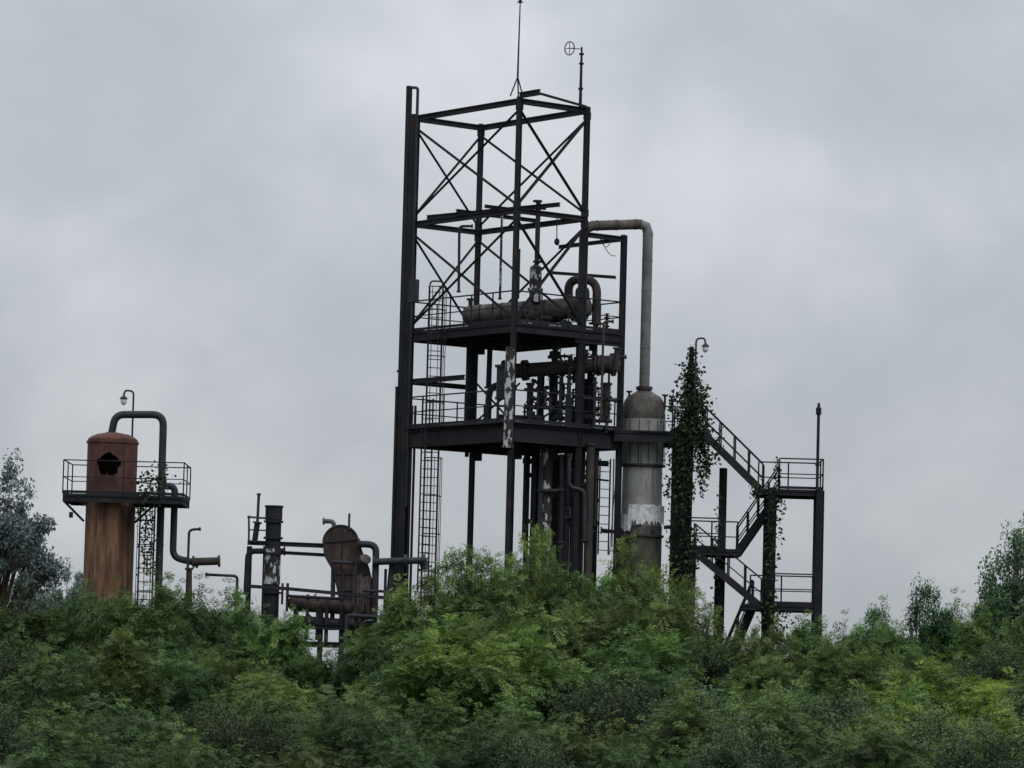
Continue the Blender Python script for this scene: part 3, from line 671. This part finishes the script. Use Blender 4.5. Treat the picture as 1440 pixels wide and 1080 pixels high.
AIRY = [(tree_mesh("airy_tree_a", 15, 5.5, 1.9, 44, 30, cr=.4, fl=.4, shoots=16, low=.2, shape='cone'), 5.7), (tree_mesh("airy_tree_b", 16, 5.5, 2.1, 50, 30, cr=.38, fl=.4, shoots=20, low=.2, shape='cone'), 5.7),
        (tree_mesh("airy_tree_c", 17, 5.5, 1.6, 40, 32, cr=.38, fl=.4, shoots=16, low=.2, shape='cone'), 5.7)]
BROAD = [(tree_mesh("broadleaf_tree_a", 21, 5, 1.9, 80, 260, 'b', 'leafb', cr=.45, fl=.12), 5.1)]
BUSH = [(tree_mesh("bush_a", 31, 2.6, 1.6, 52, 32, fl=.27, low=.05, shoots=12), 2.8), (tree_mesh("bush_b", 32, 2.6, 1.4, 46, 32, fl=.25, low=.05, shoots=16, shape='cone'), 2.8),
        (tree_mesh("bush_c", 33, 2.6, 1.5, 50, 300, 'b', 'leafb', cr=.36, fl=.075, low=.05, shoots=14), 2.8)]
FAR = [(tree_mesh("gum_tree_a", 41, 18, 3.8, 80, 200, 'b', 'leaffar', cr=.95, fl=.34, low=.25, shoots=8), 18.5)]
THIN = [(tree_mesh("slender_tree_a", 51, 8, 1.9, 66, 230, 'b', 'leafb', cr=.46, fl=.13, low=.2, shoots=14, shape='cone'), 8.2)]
def put(kind, name, px, Y, top, wide=1.0, col=(1, 1, 1), idx=None):
    me, H = kind[idx if idx is not None else random.randrange(len(kind))]
    p = W(px, top, Y); s = p.z/H
    ob = bpy.data.objects.new(name, me); scene.collection.objects.link(ob)
    ob.location = (p.x, Y, -.02); ob.scale = (s*wide, s*wide, s); ob.rotation_euler = (0, 0, random.uniform(0, 6.28)); ob.color = (*col, 1)
    return ob
SIL = [(-80, 835), (0, 828), (60, 838), (120, 822), (200, 818), (300, 822), (350, 842), (400, 862), (440, 895), (500, 915), (535, 868), (560, 825), (620, 806), (660, 778), (700, 770), (745, 748), (775, 754), (800, 792), (850, 786), (900, 768), (935, 795), (975, 840), (1050, 868), (1150, 878), (1200, 862), (1235, 842), (1265, 890), (1305, 830), (1340, 842), (1380, 858), (1440, 850), (1520, 850)]
def sil(px): return float(np.interp(px, [a for a, _ in SIL], [b_ for _, b_ in SIL]))
def col(px, k=1.0):
    g = random.uniform(.62, 1.3)*k; y = random.uniform(-.1, .25)
    if px < 330: g *= .8; y -= .04
    return (g*(1+y), g, g*(1-y*.4))
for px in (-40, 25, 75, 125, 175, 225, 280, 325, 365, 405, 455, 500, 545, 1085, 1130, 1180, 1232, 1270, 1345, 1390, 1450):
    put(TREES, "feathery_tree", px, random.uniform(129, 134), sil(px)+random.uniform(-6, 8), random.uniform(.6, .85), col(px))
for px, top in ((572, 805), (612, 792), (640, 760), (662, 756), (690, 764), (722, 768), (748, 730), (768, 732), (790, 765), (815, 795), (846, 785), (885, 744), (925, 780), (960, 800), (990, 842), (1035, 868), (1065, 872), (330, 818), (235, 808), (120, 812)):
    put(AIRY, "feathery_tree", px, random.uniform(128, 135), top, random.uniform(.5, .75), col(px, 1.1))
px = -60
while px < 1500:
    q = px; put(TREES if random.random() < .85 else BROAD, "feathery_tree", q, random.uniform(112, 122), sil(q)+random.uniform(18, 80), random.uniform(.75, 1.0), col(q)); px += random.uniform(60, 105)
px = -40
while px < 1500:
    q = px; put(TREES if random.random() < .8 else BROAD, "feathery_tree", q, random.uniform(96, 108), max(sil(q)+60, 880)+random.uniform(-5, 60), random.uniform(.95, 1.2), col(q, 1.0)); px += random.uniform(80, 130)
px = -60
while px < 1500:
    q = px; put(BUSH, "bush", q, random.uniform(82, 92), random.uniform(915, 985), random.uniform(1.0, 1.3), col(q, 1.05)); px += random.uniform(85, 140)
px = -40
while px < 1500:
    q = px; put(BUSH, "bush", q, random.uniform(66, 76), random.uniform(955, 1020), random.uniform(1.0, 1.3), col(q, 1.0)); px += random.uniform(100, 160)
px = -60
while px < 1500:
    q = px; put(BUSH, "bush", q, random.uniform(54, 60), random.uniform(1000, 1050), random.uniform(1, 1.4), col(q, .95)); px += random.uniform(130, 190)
put(TREES, "feathery_tree", 1320, 92, 930, 1.3, (1.6, 1.35, .8), 2); put(TREES, "feathery_tree", 1410, 88, 950, 1.3, (1.7, 1.4, .8), 0); put(BUSH, "bush", 1280, 70, 985, 1.3, (1.6, 1.35, .8), 0); put(BUSH, "bush", 1400, 66, 990, 1.3, (1.6, 1.35, .8), 1)
put(TREES, "feathery_tree", 650, 96, 872, 1.2, (1.45, 1.3, .9), 2); put(TREES, "feathery_tree", 745, 100, 885, 1.0, (1.2, 1.2, .9), 1)
put(TREES, "feathery_tree", 380, 90, 950, 1.2, (1.3, 1.2, .9), 0); put(TREES, "feathery_tree", 905, 102, 862, 1.0, (1.0, 1.05, .9), 3)
put(THIN, "slender_tree", 1303, 133, 800, .8, (.6, .95, .75)); put(THIN, "slender_tree", 1232, 134, 836, .8, (.6, .95, .8)); put(THIN, "slender_tree", 1330, 133, 835, .8, (.6, .95, .75))
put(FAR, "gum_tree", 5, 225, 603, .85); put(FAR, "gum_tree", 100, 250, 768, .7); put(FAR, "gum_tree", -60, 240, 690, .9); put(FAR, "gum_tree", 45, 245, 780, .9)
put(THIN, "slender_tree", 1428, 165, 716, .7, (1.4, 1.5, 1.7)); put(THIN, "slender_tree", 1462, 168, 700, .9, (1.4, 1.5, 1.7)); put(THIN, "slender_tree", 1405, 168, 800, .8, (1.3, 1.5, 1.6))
# ------------------------------------------------------------------ ground
mt, nt, b = newmat("grassy_ground"); c1 = ramp(nt, [(.35, (.03, .05, .02)), (.55, (.06, .085, .03)), (.75, (.11, .09, .06))], noise(nt, .4, 10, .7)); nt.links.new(c1, b.inputs['Base Color']); b.inputs['Roughness'].default_value = .95
M['ground'] = mt
g = B("ground"); S = 3500; nn = 60
xs = np.linspace(-S, S, nn)
g.add([(x, y, 0) for y in xs for x in xs], [[j*nn+i, j*nn+i+1, (j+1)*nn+i+1, (j+1)*nn+i] for j in range(nn-1) for i in range(nn-1)], 'ground'); g.done()
# ------------------------------------------------------------------ world + sun
w = bpy.data.worlds.new("World"); scene.world = w; w.use_nodes = True; nt = w.node_tree; bg = nt.nodes['Background']
sky = N(nt, 'ShaderNodeTexSky', sky_type='NISHITA'); sky.sun_disc = False; sky.sun_elevation = math.radians(52); sky.sun_rotation = math.radians(150)
tc = N(nt, 'ShaderNodeTexCoord')
def wnoise(scale, detail, rough, loc, zs, dist=.3):
    mp = N(nt, 'ShaderNodeMapping'); mp.inputs['Scale'].default_value = (1, 1, zs); mp.inputs['Location'].default_value = loc
    nt.links.new(tc.outputs['Generated'], mp.inputs[0])
    n1 = N(nt, 'ShaderNodeTexNoise'); n1.inputs['Scale'].default_value = scale; n1.inputs['Detail'].default_value = detail; n1.inputs['Roughness'].default_value = rough; n1.inputs['Distortion'].default_value = dist
    nt.links.new(mp.outputs[0], n1.inputs['Vector']); return n1.outputs[0]
na = wnoise(10, 5, .47, (.55, .1, .2), 1.2); nb = wnoise(38, 5, .5, (.7, .3, .1), 1.2, .4)
mm = N(nt, 'ShaderNodeMath', operation='MULTIPLY_ADD'); nt.links.new(nb, mm.inputs[0]); mm.inputs[1].default_value = .2
m2 = N(nt, 'ShaderNodeMath', operation='MULTIPLY'); nt.links.new(na, m2.inputs[0]); m2.inputs[1].default_value = .8; nt.links.new(m2.outputs[0], mm.inputs[2])
cl = ramp(nt, [(.34, (.395, .425, .465)), (.5, (.47, .50, .54)), (.66, (.60, .62, .655))], mm.outputs[0])
sx = N(nt, 'ShaderNodeSeparateXYZ'); nt.links.new(tc.outputs['Generated'], sx.inputs[0])
mz = N(nt, 'ShaderNodeMath', operation='MAXIMUM'); nt.links.new(sx.outputs[2], mz.inputs[0]); mz.inputs[1].default_value = 0
ma = N(nt, 'ShaderNodeMath', operation='MULTIPLY_ADD'); nt.links.new(mz.outputs[0], ma.inputs[0]); ma.inputs[1].default_value = 18.0; ma.inputs[2].default_value = 8.8
vm = N(nt, 'ShaderNodeVectorMath', operation='SCALE'); nt.links.new(cl, vm.inputs[0]); nt.links.new(ma.outputs[0], vm.inputs['Scale'])
mx = N(nt, 'ShaderNodeMix', data_type='RGBA'); mx.inputs[0].default_value = .05; nt.links.new(vm.outputs[0], mx.inputs[6]); nt.links.new(sky.outputs[0], mx.inputs[7])
nt.links.new(mx.outputs[2], bg.inputs[0]); bg.inputs[1].default_value = .1
sl = bpy.data.lights.new("sun", 'SUN'); sl.energy = 1.1; sl.angle = math.radians(25); sl.color = (1, .97, .93)
so = bpy.data.objects.new("sun", sl); scene.collection.objects.link(so)
el = math.radians(52); az = math.radians(150)
dirv = Vector((math.sin(az)*math.cos(el), math.cos(az)*math.cos(el), math.sin(el)))
so.rotation_euler = dirv.to_track_quat('Z', 'Y').to_euler(); so.location = (0, 0, 50)
